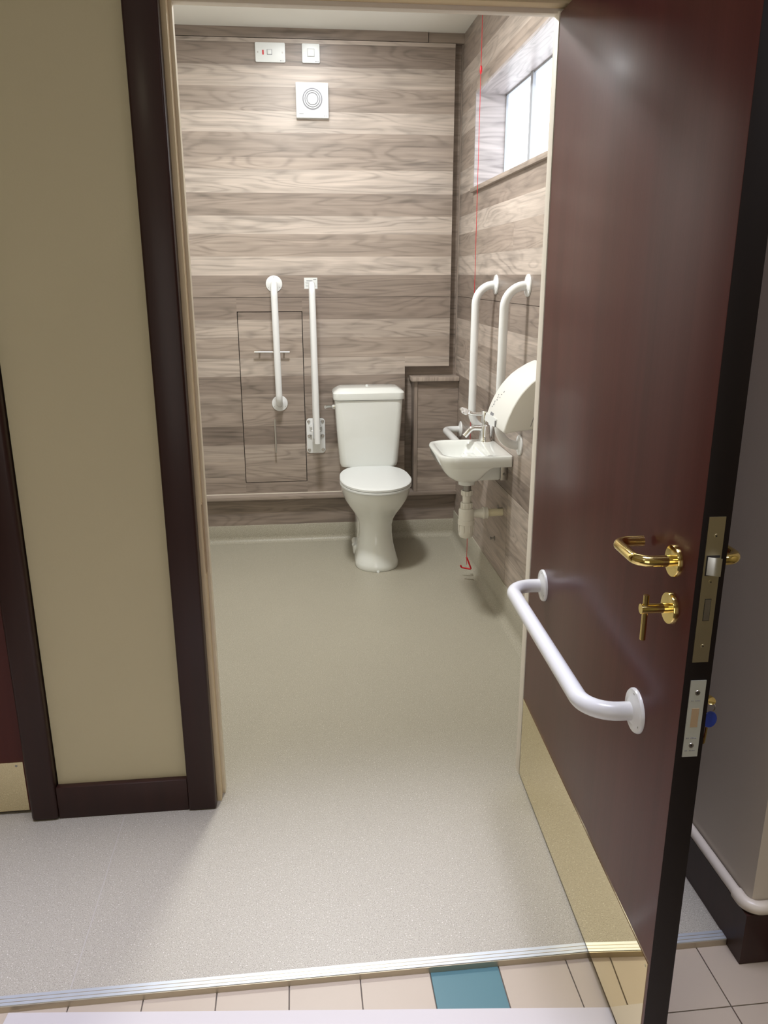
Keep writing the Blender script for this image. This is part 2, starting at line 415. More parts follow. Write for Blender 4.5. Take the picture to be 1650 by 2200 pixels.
win = link('window_1', None, None, None, (1.287, (WY0+WY1)/2, WZ0)); struct(win)
PX = 1.289
box('reveal_lining', W-0.003, PX+0.02, WY1, WY1+0.012, WZ0, WZ1+0.012, M['lamX'], win, color=(0.42, 0.385, 0.39))
box('reveal_lining', W-0.003, PX+0.02, WY0-0.012, WY1, WZ1, WZ1+0.012, M['lamY'], win, color=(0.42, 0.385, 0.39))
box('reveal_lining', W-0.003, PX+0.02, WY0-0.012, WY0, WZ0, WZ1, M['lamX'], win, color=(0.42, 0.385, 0.39))
box('window_sill', W-0.016, PX+0.02, WY0-0.03, WY1+0.022, WZ0-0.020, WZ0, M['lamY'], win, bev=0.0015, color=MID)
fr = boxes('window_frame', [(PX, PX+0.03, WY0, WY1, WZ0, WZ0+0.012), (PX, PX+0.03, WY0, WY1, WZ1-0.008, WZ1), (PX, PX+0.03, WY0, WY0+0.012, WZ0, WZ1), (PX, PX+0.03, WY1-0.008, WY1, WZ0, WZ1)], M['upvc'], win)
box('mullion', PX-0.004, PX+0.03, 1.612, 1.646, WZ0, WZ1, M['upvc'], win)
box('pane', PX+0.010, PX+0.016, WY0+0.012, 1.612, WZ0+0.012, WZ1-0.008, M['pane'], win)
box('pane', PX+0.010, PX+0.016, 1.646, WY1-0.008, WZ0+0.012, WZ1-0.008, M['pane'], win)

# ------------------------------------------------------------------ structure: corridor and door wall
struct(boxes('wall_front', [(-0.075, -0.001, 0.031, WT, 0, CEIL), (-0.43, -0.075, 0.012, WT, 0.02, CEIL), (-0.52, -0.43, 0.03, WT, 0, CEIL), (-2.3, -0.51, 0.012, WT, 2.10, CEIL), (-2.3, -1.45, 0.012, WT, 0, 2.10), (-1.46, -0.505, 0.0755, WT, 0, 2.11), (-0.001, 0.95, 0.03, WT, 2.12, CEIL), (0.95, 1.36, 0.012, WT, 0, CEIL)], M['cream']))  # the box behind door_2 is an added blocker against light leaking under it
t1 = struct(box('trim_1', -0.077, -0.0005, -0.014, 0.030, 0.0, CEIL, M['post'], bev=0.006, seg=3))
t2 = struct(box('trim_2', -0.506, -0.433, -0.014, 0.030, 0.0, CEIL, M['post'], bev=0.010, seg=3))
t3 = struct(box('trim_3', -0.4325, -0.0775, -0.008, 0.012, 0.0, 0.099, M['post'], bev=0.002))
# door lining: left jamb, head, right jamb
t4 = struct(box('trim_4', -0.02, 0.0115, 0.024, 0.060, 0.0, 2.04, M['creamgloss']))
box('stop_bead', -0.02, JAMB, 0.060, WT+0.004, 0.0, 2.05, M['creamlight'], t4)
box('strike_plate', 0.0112, 0.0128, 0.0245, 0.046, 0.70, 0.89, M['chip'], t4)
t5 = struct(box('trim_5', -0.02, 0.955, 0.024, 0.062, 2.046, 2.14, M['creamgloss'], bev=0.001))
box('stop_bead', 0.0, 0.955, 0.062, WT+0.004, 2.036, 2.14, M['whitegloss'], t5, bev=0.0008)
t6 = struct(box('trim_6', 0.8985, 0.955, 0.0525, WT+0.004, 0.0, 2.04, M['whitegloss'], bev=0.001))
box('hinge_jamb', 0.946, 0.955, -0.012, 0.0525, 0.0, 2.046, M['creamgloss'], t6)
struct(box('trim_7', -0.0, 1.035, -0.014, 0.024, 2.062, 2.14, M['post'], bev=0.004))
struct(box('trim_8', 0.956, 1.035, -0.014, 0.0115, 0.0, 2.062, M['post'], bev=0.004))

# corridor tiled floor
cf = struct(boxes('floor_corridor', [(-2.3, 2.6, -3.5, -0.600, -0.08, -0.0175)], M['grout']))
TP = 0.1535; tx0 = 0.515 - TP*10; ty0 = -0.613
tmesh = None
for i in range(20):
    for j in range(6):
        x0 = tx0 + i*TP; y1 = ty0 - j*TP
        if x0 > 1.19 and y1 > -0.66: 
            if x0 > 1.21: continue
        mat = M['teal'] if (i == 10 and j == 0) else M['tile']
        if mat is M['teal'] or tmesh is None:
            o = box('tile', x0+.0011, x0+TP-.0011, y1-TP+.0011, y1-.0011, -0.0178, -0.0142, mat, cf, bev=0.0007, seg=1)
            if mat is M['tile']: tmesh = o.data
        else:
            o = link('tile', tmesh, None, cf, (x0+TP/2, y1-TP/2, -0.016))
# threshold strip
th = struct(boxes('trim_9', [(-2.3, 1.36, -0.6125, -0.588, -0.0172, 0.0025)], M['alu']))
for k in range(2): box('ribbed_line', -2.3, 1.2, -0.606+k*0.009, -0.6048+k*0.009, 0.0025, 0.0030, M['aludark'], th)
box('riser', -2.3, 1.2, -0.6148, -0.6126, -0.0172, 0.0008, M['aludark'], th)

# pier on the right
M['magnolia'] = plain('magnolia_wall_paint', (0.62, 0.56, 0.47), 0.6, bump=0.15, bscale=180, vary=0.03)
struct(boxes('wall_pier', [(1.222, 2.6, -0.648, 0.011, 0, CEIL)], M['magnolia']))
bs = struct(boxes('baseboard_pier', [(1.201, 1.222, -0.669, -0.015, -0.013, 0.118), (1.222, 2.5, -0.669, -0.648, -0.013, 0.118)], M['post']))
hp = thing('heating_pipe', 'cream painted pipe running around the corner above the dark skirting', 'pipe', (1.203, -0.67, 0.119))
tube('pipe_run', fillet([(1.207, -0.02, 0.131), (1.207, -0.663, 0.131), (1.95, -0.663, 0.131)], 0.03), 0.0115, M['pipe'], hp, 14)
tube('pipe_elbow', fillet([(1.207, -0.615, 0.131), (1.207, -0.663, 0.131), (1.255, -0.663, 0.131)], 0.03), 0.0145, M['pipe'], hp, 14)
# rest of the corridor (behind and beside the camera)
struct(box('ceiling_corridor', -2.3, 2.6, -3.5, 0.011, CEIL, CEIL+0.1, M['ceil']))
struct(box('wall_rear', -2.3, 2.6, -3.6, -3.5, -0.02, CEIL, M['cream']))
struct(box('wall_end', -2.4, -2.3, -3.5, WT, -0.02, CEIL, M['cream']))
struct(box('wall_far', 2.6, 2.7, -3.5, 0.011, -0.02, CEIL, M['cream']))

# ------------------------------------------------------------------ doors
# second door, at the left edge
d2 = struct(box('door_2', -1.45, -0.512, 0.030, 0.074, 0.008, 2.10, M['door'], bev=0.001))
box('kick_plate', -1.42, -0.523, 0.0285, 0.030, 0.010, 0.165, M['kick'], d2)
lathe('screw', [(0, .0008), (.003, .0008), (.0035, 0), (0, 0)], (-0.541, 0.0285, 0.154), (0, -1, 0), M['dull'], d2, 10)

# main door: local x runs from the hinge to the lock edge, y<0 is the room-side face we see
ANG = 0.0383; HX, HY, LEN, TH = 0.8995, 0.0474, 0.952, 0.045
d1 = box('door_1', 0, LEN, 0, TH, 0.006, 2.034, M['door'], bev=0.0012)
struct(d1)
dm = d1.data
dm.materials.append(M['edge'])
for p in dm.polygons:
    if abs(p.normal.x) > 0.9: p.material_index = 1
base_loc = d1.location.copy()
dirx = Vector((-math.sin(ANG), -math.cos(ANG), 0)); diry = Vector((math.cos(ANG), -math.sin(ANG), 0))
DM = Matrix((dirx, diry, Vector((0, 0, 1)))).transposed().to_4x4(); DM.translation = Vector((HX, HY, 0))
d1.matrix_world = DM @ Matrix.Translation(base_loc)
ORG[d1] = base_loc
kp = box('kick_plate', 0.004, LEN-0.008, -0.0013, 0, 0.008, 0.262, M['kick'], d1)
for (sx, sz) in ((LEN-0.016, 0.250), (LEN-0.016, 0.03), (0.5, 0.252)):
    lathe('screw', [(0, .0007), (.0028, .0007), (.0032, 0), (0, 0)], (sx, -0.0013, sz), (0, -1, 0), M['satin'], kp, 10)
def rose(cx, cz, side, parent):
    y = 0 if side < 0 else TH
    return lathe('rose', [(0, 0), (.0265, 0), (.0265, .006), (.0255, .0075), (.018, .008), (.012, .0085), (0, .0085)], (cx, y, cz), (0, side, 0), M['brass'], parent)
for side in (-1, 1):
    y = 0 if side < 0 else TH
    rs = rose(0.879, 1.012, side, d1)
    lv = tube('lever', fillet([(0.879, y+side*.007, 1.012), (0.879, y+side*.062, 1.012), (0.772, y+side*.062, 1.010), (0.772, y+side*.012, 1.010)], .024, 9), 0.0095, M['brass'], rs, 18)
rs = rose(0.882, 0.931, -1, d1)
tube('spindle', [(0.882, -.007, .931), (0.882, -.052, .931)], 0.0085, M['brass'], rs, 18)
tube('turn_bar', [(0.882, -.044, .955), (0.882, -.044, .876)], 0.0048, M['brass'], rs, 14)
# lock case forends on the leading edge
fe = box('lock_forend', LEN, LEN+0.0012, 0.0095, 0.0355, 0.868, 1.108, M['satin'], d1)
box('latch_recess', LEN+0.0010, LEN+0.0014, 0.0125, 0.0335, 1.014, 1.047, M['dark'], fe)
extrude('latch_bolt', [(LEN+0.0012, 0.0140), (LEN+0.0030, 0.0140), (LEN+0.0115, 0.0315), (LEN+0.0115, 0.0325), (LEN+0.0012, 0.0325)], 1.016, 1.045, 2, M['chrome'], fe)
box('bolt_gap', LEN+0.0010, LEN+0.0014, 0.0178, 0.0282, 0.939, 0.976, M['dark'], fe)
box('dead_bolt', LEN+0.0010, LEN+0.0019, 0.0185, 0.0275, 0.940, 0.975, M['steel'], fe)
def screw_edge(y, z, parent, mat, r=.0042):
    lathe('screw', [(0, .0006), (r*.35, .0002), (r*.4, .0009), (r, .0009), (r*1.1, 0), (0, 0)], (LEN+0.0012, y, z), (1, 0, 0), mat, parent, 12)
    lathe('screw', [(0, .0011), (r*.4, .0011), (r*.4, 0), (0, 0)], (LEN+0.0012, y, z), (1, 0, 0), M['dark'], parent, 8)
for z in (1.078, 1.004, 0.896): screw_edge(0.0235, z, fe, M['satin'], .0030)
fe2 = box('deadlock_forend', LEN, LEN+0.0014, 0.0115, 0.0370, 0.697, 0.836, M['nickel'], d1)
for z in (0.814, 0.718): screw_edge(0.0245, z, fe2, M['steel'], .0042)
box('dead_bolt', LEN+0.0012, LEN+0.0020, 0.0185, 0.0305, 0.752, 0.786, M['chip'], fe2)
for (z, y0, y1, hgt) in ((0.799, 0.0155, 0.031, .0016), (0.7305, 0.0145, 0.032, .0022), (0.7075, 0.0145, 0.032, .0016)):
    n = 7
    for k in range(n):
        if k == 2: continue
        a = y0 + (y1-y0)*k/n
        box('stamped_mark', LEN+0.0014, LEN+0.0016, a, a+(y1-y0)/n*.7, z, z+hgt, M['print'], fe2)
lathe('key_escutcheon', [(0, 0), (.016, 0), (.016, .003), (.013, .0045), (0, .0045)], (0.905, TH, 0.772), (0, 1, 0), M['brass'], d1, 20)
d1_key = (0.905, TH)

# grab rail fixed across the door
def flange(name, loc, axis, parent, r=.042):
    f = lathe(name, [(0, 0), (r, 0), (r, .003), (r*.95, .006), (r*.62, .0085), (r*.5, .012), (0, .012)], loc, axis, M['powder'], parent, 32)
    ax = Vector(axis).normalized(); up = Vector((0, 0, 1))
    if abs(ax.z) > .9: up = Vector((1, 0, 0))
    for a in (0, 120, 240):
        p = Vector(loc) + Matrix.Rotation(R(a), 3, ax) @ up*(r*.76)
        lathe('screw', [(0, .0014), (.0036, .0014), (.0046, 0), (0, 0)], p+ax*.0058, ax, M['dull'], f, 10)
    return f
def grab_rail(root, p0, p1, axis, off, rad=.0175, bend=.06, fr=.042):
    ax = Vector(axis).normalized(); a, b = Vector(p0), Vector(p1)
    flange('flange', a, ax, root, fr); flange('flange', b, ax, root, fr)
    tube('bar', fillet([a+ax*.004, a+ax*off, b+ax*off, b+ax*.004], bend, 10), rad, M['powder'], root, 20)
gd = link('grab_rail', None, None, None, (0.1385, 0, 0.673)); gd.empty_display_size = .05
tag(gd, 'white grab rail fixed low across the inside of the dark brown door', 'grab rail', 'white grab rails')
grab_rail(gd, (0.1385, 0, 0.673), (0.785, 0, 0.684), (0, -1, 0), 0.092, .0175, .06)
gd.matrix_world = DM @ Matrix.Translation(Vector((0.1385, 0, 0.673)))

# key hanging in the deadlock on the far face of the door
kr = link('key', None, None, None, (0.905, TH+.004, 0.772)); kr.empty_display_size = .02
tag(kr, 'brass key in the outer lock with a spare on a ring and round blue fob', 'key')
tube('key_shank', [(0.905, TH-.01, 0.772), (0.905, TH+.018, 0.772)], .003, M['brass'], kr, 10)
lathe('key_bow', [(0, -.0013), (.0085, -.0013), (.0105, -.0005), (.0105, .0005), (.0085, .0013), (0, .0013)], (0.905, TH+.027, 0.772), (0.35, 0.05, 1.0), M['brass'], kr, 20)
ring = [(0.908+.0, TH+.028+.009*math.cos(a), 0.759+.010*math.sin(a)) for a in [2*math.pi*k/18 for k in range(18)]]
ring.append(ring[0]); tube('key_ring', ring, .0009, M['chrome'], kr, 8, cap=False)
lathe('fob', [(0, -.0015), (.0135, -.0015), (.0142, 0), (.0135, .0015), (0, .0015)], (0.912, TH+.028, 0.739), (1.0, 0.25, 0.15), M['blue'], kr, 24)
tube('spare_key_shank', [(0.908, TH+.0275, 0.735), (0.908, TH+.0250, 0.692)], .0021, M['brass'], kr, 10)
box('spare_key_bit', 0.907, 0.909, TH+.0125, TH+.0250, 0.690, 0.702, M['brass'], kr)
kr.matrix_world = DM @ Matrix.Translation(Vector((0.905, TH+.004, 0.772)))

# ------------------------------------------------------------------ access hatch in the back wall
ah = thing('access_hatch', 'tall wood-effect access hatch outlined by a dark gap in the back panelling', 'hatch', (0.136, D+0.01, 0.349))
for h0, h1, col in pieces_hatch:
    box('plank', HATCH[0], HATCH[1], D+0.0005, D+0.02, h0, h1, M['lamX'], ah, color=col)
hb = tube('bar_handle', [(0.048, D-.034, 1.066), (0.233, D-.034, 1.064)], .0052, M['steel'], ah, 12)
for x in (0.076, 0.204): tube('post', [(x, D-.034, 1.065), (x, D+.001, 1.065)], .0042, M['steel'], hb, 10)
hb = tube('bar_handle', [(0.141, D-.034, 0.707), (0.141, D-.034, 0.522)], .0052, M['steel'], ah, 12)
for z in (0.678, 0.550): tube('post', [(0.141, D-.034, z), (0.141, D+.001, z)], .0042, M['steel'], hb, 10)

# ------------------------------------------------------------------ grab rails on the walls
def rail(p0, p1, axis, off, label, bend=.06, fr=.042):
    o = thing('grab_rail', label, 'grab rail', p0, 'white grab rails')
    grab_rail(o, p0, p1, axis, off, .0175, bend, fr)
    return o
rail((0.171, D-.0005, 0.788), (0.165, D-.0005, 1.413), (0, -1, 0), 0.085, 'upright white grab rail on the back wall in front of the access hatch', .06, .043)
rail((W-.0005, 1.570, 0.775), (W-.0005, 1.560, 1.415), (-1, 0, 0), 0.090, 'upright white grab rail on the window wall between the toilet and the basin', .082)
rail((W-.0005, 1.075, 0.800), (W-.0005, 1.062, 1.417), (-1, 0, 0), 0.090, 'upright white grab rail on the window wall partly behind the hand dryer', .082)
rail((W-.0005, 2.235, 0.650), (W-.0005, 1.640, 0.650), (-1, 0, 0), 0.090, 'horizontal white grab rail low on the window wall, its bar running behind the basin', .045)

# drop-down rail, folded up
dr = thing('drop_down_rail', 'hinged white support rail folded up against the back wall beside the cistern', 'support rail', (0.361, D, 0.51))
prof = rrect(0.311, 0.413, 0.510, 0.700, 0.016)
pl = extrude('wall_plate', [(p[0], p[1] + (0.006*math.cos((p[0]-0.362)/0.051*1.57) if p[1] > .6 else -0.006*math.cos((p[0]-0.362)/0.051*1.57))) for p in prof], D-.006, D-.0003, 1, M['powder'], dr, bev=.0012)
for x in (0.324, 0.400):
    for z in (0.685, 0.605, 0.527):
        lathe('bolt', [(0, .007), (.0055, .007), (.0062, .005), (.0085, .002), (.0085, 0), (0, 0)], (x, D-.006, z), (0, -1, 0), M['steel'], pl, 14)
    for z in (0.664, 0.622):
        tube('pivot_lug', [(x+(.012 if x < .36 else -.012), D-.005, z), (x+(.012 if x < .36 else -.012), D-.026, z)], .008, M['powder'], pl, 14)
box('hinge_bracket', 0.341, 0.3455, D-.07, D-.005, 0.585, 0.690, M['powder'], dr, bev=.001)
box('hinge_bracket', 0.3775, 0.382, D-.07, D-.005, 0.585, 0.690, M['powder'], dr, bev=.001)
tube('rail_loop', fillet([(0.366, D-.150, 0.590), (0.359, D-.150, 1.412), (0.359, D-.055, 1.412), (0.362, D-.055, 0.60)], .046, 10), .0160, M['powder'], dr, 20)
tube('pivot_pin', [(0.338, D-.055, 0.64), (0.386, D-.055, 0.64)], .005, M['steel'], dr, 10)
# instruction label on the wall behind it
st = tag(box('sticker', 0.322, 0.391, D-.0008, D-.0001, 1.388, 1.444, M['plastic']), 'small white printed label on the back wall above the folded rail', 'label')
for (x0, x1, z0, z1) in ((0.334, 0.365, 1.4265, 1.4300), (0.370, 0.386, 1.4325, 1.4365), (0.329, 0.374, 1.4185, 1.4200), (0.333, 0.366, 1.4145, 1.4160), (0.329, 0.376, 1.4060, 1.4075), (0.330, 0.385, 1.4005, 1.4020)):
    box('print_line', x0, x1, D-.0010, D-.0008, z0, z1, M['print'], st)

# ------------------------------------------------------------------ switches and fan
def plate(name, label, x0, x1, z0, z1):
    o = thing(name, label, 'switch', ((x0+x1)/2, D, z0))
    extrude('face_plate', rrect(x0, x1, z0, z1, .006), D-.010, D-.0002, 1, M['plastic'], o, bev=.0025)
    return o
s1 = plate('fused_switch', 'wide white switch plate with a red neon near the ceiling', 0.119, 0.263, 2.446, 2.532)
box('neon', 0.153, 0.1605, D-.0115, D-.0098, 2.478, 2.498, M['red'], s1)
box('rocker', 0.178, 0.198, D-.013, D-.0098, 2.480, 2.500, M['plastic'], s1, bev=.001)
box('rocker_gap', 0.1755, 0.2000, D-.0103, D-.0098, 2.478, 2.5015, M['print'], s1)
for x in (0.1315, 0.2500): lathe('screw', [(0, .0008), (.0030, .0008), (.0034, 0), (0, 0)], (x, D-.0101, 2.489), (0, -1, 0), M['dull'], s1, 10)
box('print_line', 0.238, 0.244, D-.0103, D-.0099, 2.4515, 2.4550, M['print'], s1); box('print_line', 0.250, 0.253, D-.0103, D-.0099, 2.4515, 2.4550, M['print'], s1)
s2 = plate('fused_spur', 'small square white switch plate next to the wide switch near the ceiling', 0.344, 0.430, 2.447, 2.532)
box('fuse_carrier_gap', 0.3695, 0.4045, D-.0103, D-.0098, 2.474, 2.509, M['print'], s2)
box('fuse_carrier', 0.3705, 0.4035, D-.0125, D-.0098, 2.4745, 2.508, M['plastic'], s2, bev=.001)
box('rocker', 0.373, 0.401, D-.016, D-.012, 2.4755, 2.486, M['plastic'], s2, bev=.001)
for x in (0.3565, 0.4165): lathe('screw', [(0, .0008), (.0030, .0008), (.0034, 0), (0, 0)], (x, D-.0101, 2.490), (0, -1, 0), M['dull'], s2, 10)
box('print_line', 0.408, 0.414, D-.0103, D-.0099, 2.4515, 2.4550, M['print'], s2); box('print_line', 0.419, 0.423, D-.0103, D-.0099, 2.4515, 2.4550, M['print'], s2)
fan = thing('extractor_fan', 'square white extractor fan with concentric ring grille on the back wall', 'fan', (0.387, D, 2.2))
extrude('front_cover', rrect(0.308, 0.467, 2.200, 2.358, .003), D-.030, D-.0002, 1, M['plastic'], fan, bev=.002)
FC = (0.3885, D-.030, 2.285)
lathe('grille_well', [(0, .0004), (.0485, .0004), (.049, 0), (0, 0)], FC, (0, -1, 0), M['print'], fan, 40)
for (ra, rb, h) in ((.0385, .0435, .003), (.0290, .0345, .004), (.0, .0250, .005)):
    if ra: lathe('grille_ring', [(ra, 0), (ra, h-.001), (ra+.001, h), (rb-.001, h), (rb, h-.001), (rb, 0)], FC, (0, -1, 0), M['plastic'], fan, 40)
    else: lathe('grille_disc', [(rb, 0), (rb, h-.002), (rb-.004, h), (.012, h+.001), (.010, h-.001), (.007, h-.001), (.006, h+.002), (0, h+.002)], FC, (0, -1, 0), M['plastic'], fan, 40)
box('print_line', 0.322, 0.344, D-.0302, D-.0298, 2.2175, 2.2200, M['print'], fan)
box('print_line', 0.444, 0.449, D-.0302, D-.0298, 2.2080, 2.2105, M['print'], fan); box('print_line', 0.455, 0.458, D-.0302, D-.0298, 2.2080, 2.2105, M['print'], fan)

# ------------------------------------------------------------------ toilet
TX = 0.652
def egg(z, yf, yb, hw, yw, nb=2.6, nf=2.0, N=44, bw=None):
    """plan outline: front half ellipse (exponent nf) from the widest line yw, squarer back (nb)"""
    pts = []
    for k in range(N):
        a = 2*math.pi*k/N; c, s = math.cos(a), math.sin(a)
        if s < 0: x = hw*math.copysign(abs(c)**(2/nf), c); y = yw - (yw-yf)*abs(s)**(2/nf)
        else:
            x = hw*math.copysign(abs(c)**(2/nb), c); y = yw + (yb-yw)*abs(s)**(2/nb)
            if bw: x *= 1 - (1-bw/hw)*((y-yw)/(yb-yw))**2
        pts.append((TX+x, y, z))
    return pts
tl = thing('toilet', 'white close-coupled toilet with its lid down against the back wall', 'toilet', (TX, 2.05, 0))
pan = loft('pan', [egg(0.0005, 1.806, 2.24, .110, 1.92), egg(.010, 1.802, 2.24, .113, 1.92), egg(.03, 1.806, 2.24, .111, 1.92), egg(.07, 1.822, 2.24, .100, 1.93), egg(.12, 1.846, 2.24, .089, 1.95),
    egg(.17, 1.862, 2.25, .085, 1.97), egg(.215, 1.862, 2.26, .087, 1.98), egg(.25, 1.848, 2.27, .097, 1.98), egg(.285, 1.822, 2.275, .118, 1.98), egg(.32, 1.788, 2.28, .142, 1.975),
    egg(.355, 1.757, 2.285, .161, 1.97), egg(.39, 1.734, 2.29, .173, 1.965), egg(.415, 1.724, 2.29, .178, 1.965), egg(.428, 1.722, 2.29, .179, 1.965), egg(.431, 1.727, 2.285, .175, 1.965)], M['ceramic'], tl, loc=(TX, 2.0, 0.2))
box('outlet_foot', TX-.112, TX+.10, 2.06, 2.22, 0.0, 0.062, M['ceramic'], pan, bev=.018, seg=4)
extrude('trapway_rib', [(2.00, 0.05), (2.02, 0.26), (2.27, 0.30), (2.27, 0.05)], TX-.088, TX+.088, 0, M['ceramic'], pan, bev=.015, seg=4)
lathe('bolt_cap', [(0, .014), (.008, .011), (.010, 0), (0, 0)], (TX-.106, 2.085, 0.055), (-0.5, -0.3, 0.8), M['plastic'], pan, 14)
lathe('bolt_cap', [(0, .006), (.006, .005), (.008, 0), (0, 0)], (TX-.004, 1.802, 0.003), (0, -1, 0.3), M['plastic'], pan, 12)
S = dict(yf=1.708, yb=2.232, hw=.1835, yw=1.965, nb=3.6, nf=2.1, bw=.150)
loft('seat', [egg(.4315, 1.716, 2.228, .179, 1.965, 3.6, 2.1, bw=.147), egg(.434, **{k: v for k, v in S.items()}), egg(.442, **S), egg(.4445, 1.712, 2.230, .181, 1.965, 3.6, 2.1, bw=.148)], M['plastic'], tl, loc=(TX, 2.0, .435))
loft('lid', [egg(.4455, 1.712, 2.230, .181, 1.965, 3.6, 2.1, bw=.148), egg(.448, **S), egg(.457, **S), egg(.4605, 1.714, 2.228, .180, 1.965, 3.6, 2.1, bw=.147), egg(.4622, 1.735, 2.215, .162, 1.965, 3.6, 2.1, bw=.132)], M['plastic'], tl, loc=(TX, 2.0, .45))
for x in (TX-.07, TX+.07): tube('hinge', [(x-.018, 2.238, .448), (x+.018, 2.238, .448)], .010, M['plastic'], tl, 12)
def rr3(x0, x1, y0, y1, z, r): return [(p[0], p[1], z) for p in rrect(x0, x1, y0, y1, r)]
CX = 0.6435
tank = loft('cistern', [rr3(CX-.135, CX+.135, 2.222, 2.350, .452, .03), rr3(CX-.152, CX+.152, 2.208, 2.362, .460, .034), rr3(CX-.159, CX+.159, 2.203, 2.368, .480, .036), rr3(CX-.172, CX+.172, 2.194, 2.371, .66, .036), rr3(CX-.180, CX+.180, 2.188, 2.372, .800, .034), rr3(CX-.181, CX+.181, 2.188, 2.372, .822, .034)], M['ceramic'], tl, loc=(CX, 2.28, .64))
lid = loft('cistern_lid', [rr3(CX-.180, CX+.180, 2.188, 2.372, .8235, .032), rr3(CX-.188, CX+.188, 2.180, 2.373, .8255, .036), rr3(CX-.1905, CX+.1905, 2.178, 2.374, .834, .036), rr3(CX-.1900, CX+.1900, 2.179, 2.374, .860, .036), rr3(CX-.183, CX+.183, 2.186, 2.374, .869, .036), rr3(CX-.158, CX+.158, 2.212, 2.371, .8835, .04), rr3(CX-.148, CX+.148, 2.224, 2.362, .8855, .04)], M['ceramic'], tl, loc=(CX, 2.28, .85))
lathe('lid_button', [(0, .008), (.006, .008), (.008, .006), (.008, 0), (0, 0)], (CX-.003, 2.29, .885), (0, 0, 1), M['plastic'], lid, 14)
lvr = lathe('flush_lever', [(0, .016), (.010, .016), (.014, .010), (.015, 0), (0, 0)], (CX-.180, 2.235, .786), (-1, 0, 0), M['chrome'], tl, 16)
tube('lever_arm', [(CX-.194, 2.235, .786), (CX-.212, 2.222, .789), (CX-.232, 2.200, .790)], .006, M['chrome'], lvr, 12, rads=[.006, .0065, .0085])

# ------------------------------------------------------------------ basin
bs_ = thing('wash_basin', 'small white wall-hung wash basin with a chrome lever tap below the window', 'basin', (1.0, 1.345, 0.615))
Y0, Y1, ZT = 1.158, 1.540, 0.735
def br(x0, x1, y0, y1, z, rf, rb=.012): return [(p[0], p[1], z) for p in rrect(x0, x1, y0, y1, (rf, rb, rb, rf), 6)]
ww = W-.001
bowl = loft('bowl', [br(.965, .985, Y0+.10, Y1-.10, .6115, .009, .009), br(.940, 1.000, Y0+.060, Y1-.060, .615, .025, .025), br(.910, 1.016, Y0+.026, Y1-.026, .626, .045, .03), br(.886, 1.028, Y0+.011, Y1-.011, .643, .058, .03), br(.869, 1.040, Y0+.005, Y1-.005, .664, .068, .02),
    br(.858, 1.058, Y0+.003, Y1-.003, .6840, .075, .01), br(.855, 1.075, Y0+.003, Y1-.003, .6895, .076, .01), br(.854, ww, Y0+.002, Y1-.002, .6905, .078), br(.848, ww, Y0+.001, Y1-.001, .712, .082), br(.843, ww, Y0, Y1, .728, .084), br(.846, ww-.001, Y0+.003, Y1-.003, .7342, .082), br(.853, ww-.003, Y0+.009, Y1-.009, ZT, .078),
    br(.866, 1.062, Y0+.020, Y1-.020, ZT-.0005, .066, .035), br(.870, 1.056, Y0+.024, Y1-.024, ZT-.004, .062, .035), br(.880, 1.048, Y0+.032, Y1-.032, .712, .06, .04), br(.900, 1.036, Y0+.05, Y1-.05, .675, .055, .045), br(.930, 1.015, Y0+.085, Y1-.085, .648, .045, .04)], M['ceramic'], bs_, loc=(1.0, 1.345, .69), sharp=50)
lathe('drain', [(0, .003), (.012, .003), (.019, .004), (.022, .001), (.022, 0), (0, 0)], (.978, 1.325, .648), (0, 0, 1), M['chrome'], bs_, 20)
lathe('spigot', [(0, 0), (.036, 0), (.036, .004), (.039, .02), (.043, .05), (0, .05)], (.986, 1.31, .584), (0, 0, 1), M['ceramic'], bs_, 28)
box('rear_duct', .985, 1.121, Y0+.085, Y1-.085, .612, .692, M['ceramic'], bowl, bev=.012, seg=3)
bk = box('wall_bracket', 1.120, W-.001, 1.245, 1.262, .612, .690, M['steel'], bs_, bev=.001)
lathe('bolt', [(0, .008), (.005, .008), (.006, 0), (0, 0)], (1.134, 1.245, .64), (0, -1, 0), M['dull'], bk, 10)
# tap
TPX, TPY = 1.104, 1.492
tap = lathe('tap', [(0, 0), (.031, 0), (.031, .004), (.026, .012), (.0235, .03), (.0225, .060), (.0205, .072), (.014, .078), (.014, .084), (.0185, .088), (.0185, .136), (.0165, .139), (0, .139)], (TPX, TPY, ZT-.001), (0, 0, 1), M['chrome'], bs_, 28)
tube('spout', fillet([(TPX-.010, TPY, .794), (TPX-.062, TPY-.004, .797), (TPX-.096, TPY-.006, .760)], .03, 8), .0125, M['chrome'], tap, 18)
tube('lever', [(TPX-.012, TPY, .858), (TPX-.040, TPY, .858), (TPX-.062, TPY, .860), (TPX-.075, TPY, .865)], .008, M['chrome'], tap, 14, rads=[.0085, .0080, .0085, .010])
pu, pv = Vector((-.90, 0, .42)).normalized(), Vector((.25, .62, .75)).normalized(); pn = pu.cross(pv)
pd = []
for sc_, h in ((.88, -.0035), (1.0, -.0015), (1.0, .0015), (.88, .0035)):
    pd.append([Vector((TPX-.094, TPY, .872)) + pu*(math.cos(t)*.027*sc_) + pv*(math.sin(t)*.016*sc_) + pn*h for t in [2*math.pi*k/24 for k in range(24)]])
loft('lever_paddle', pd, M['chrome'], tap)
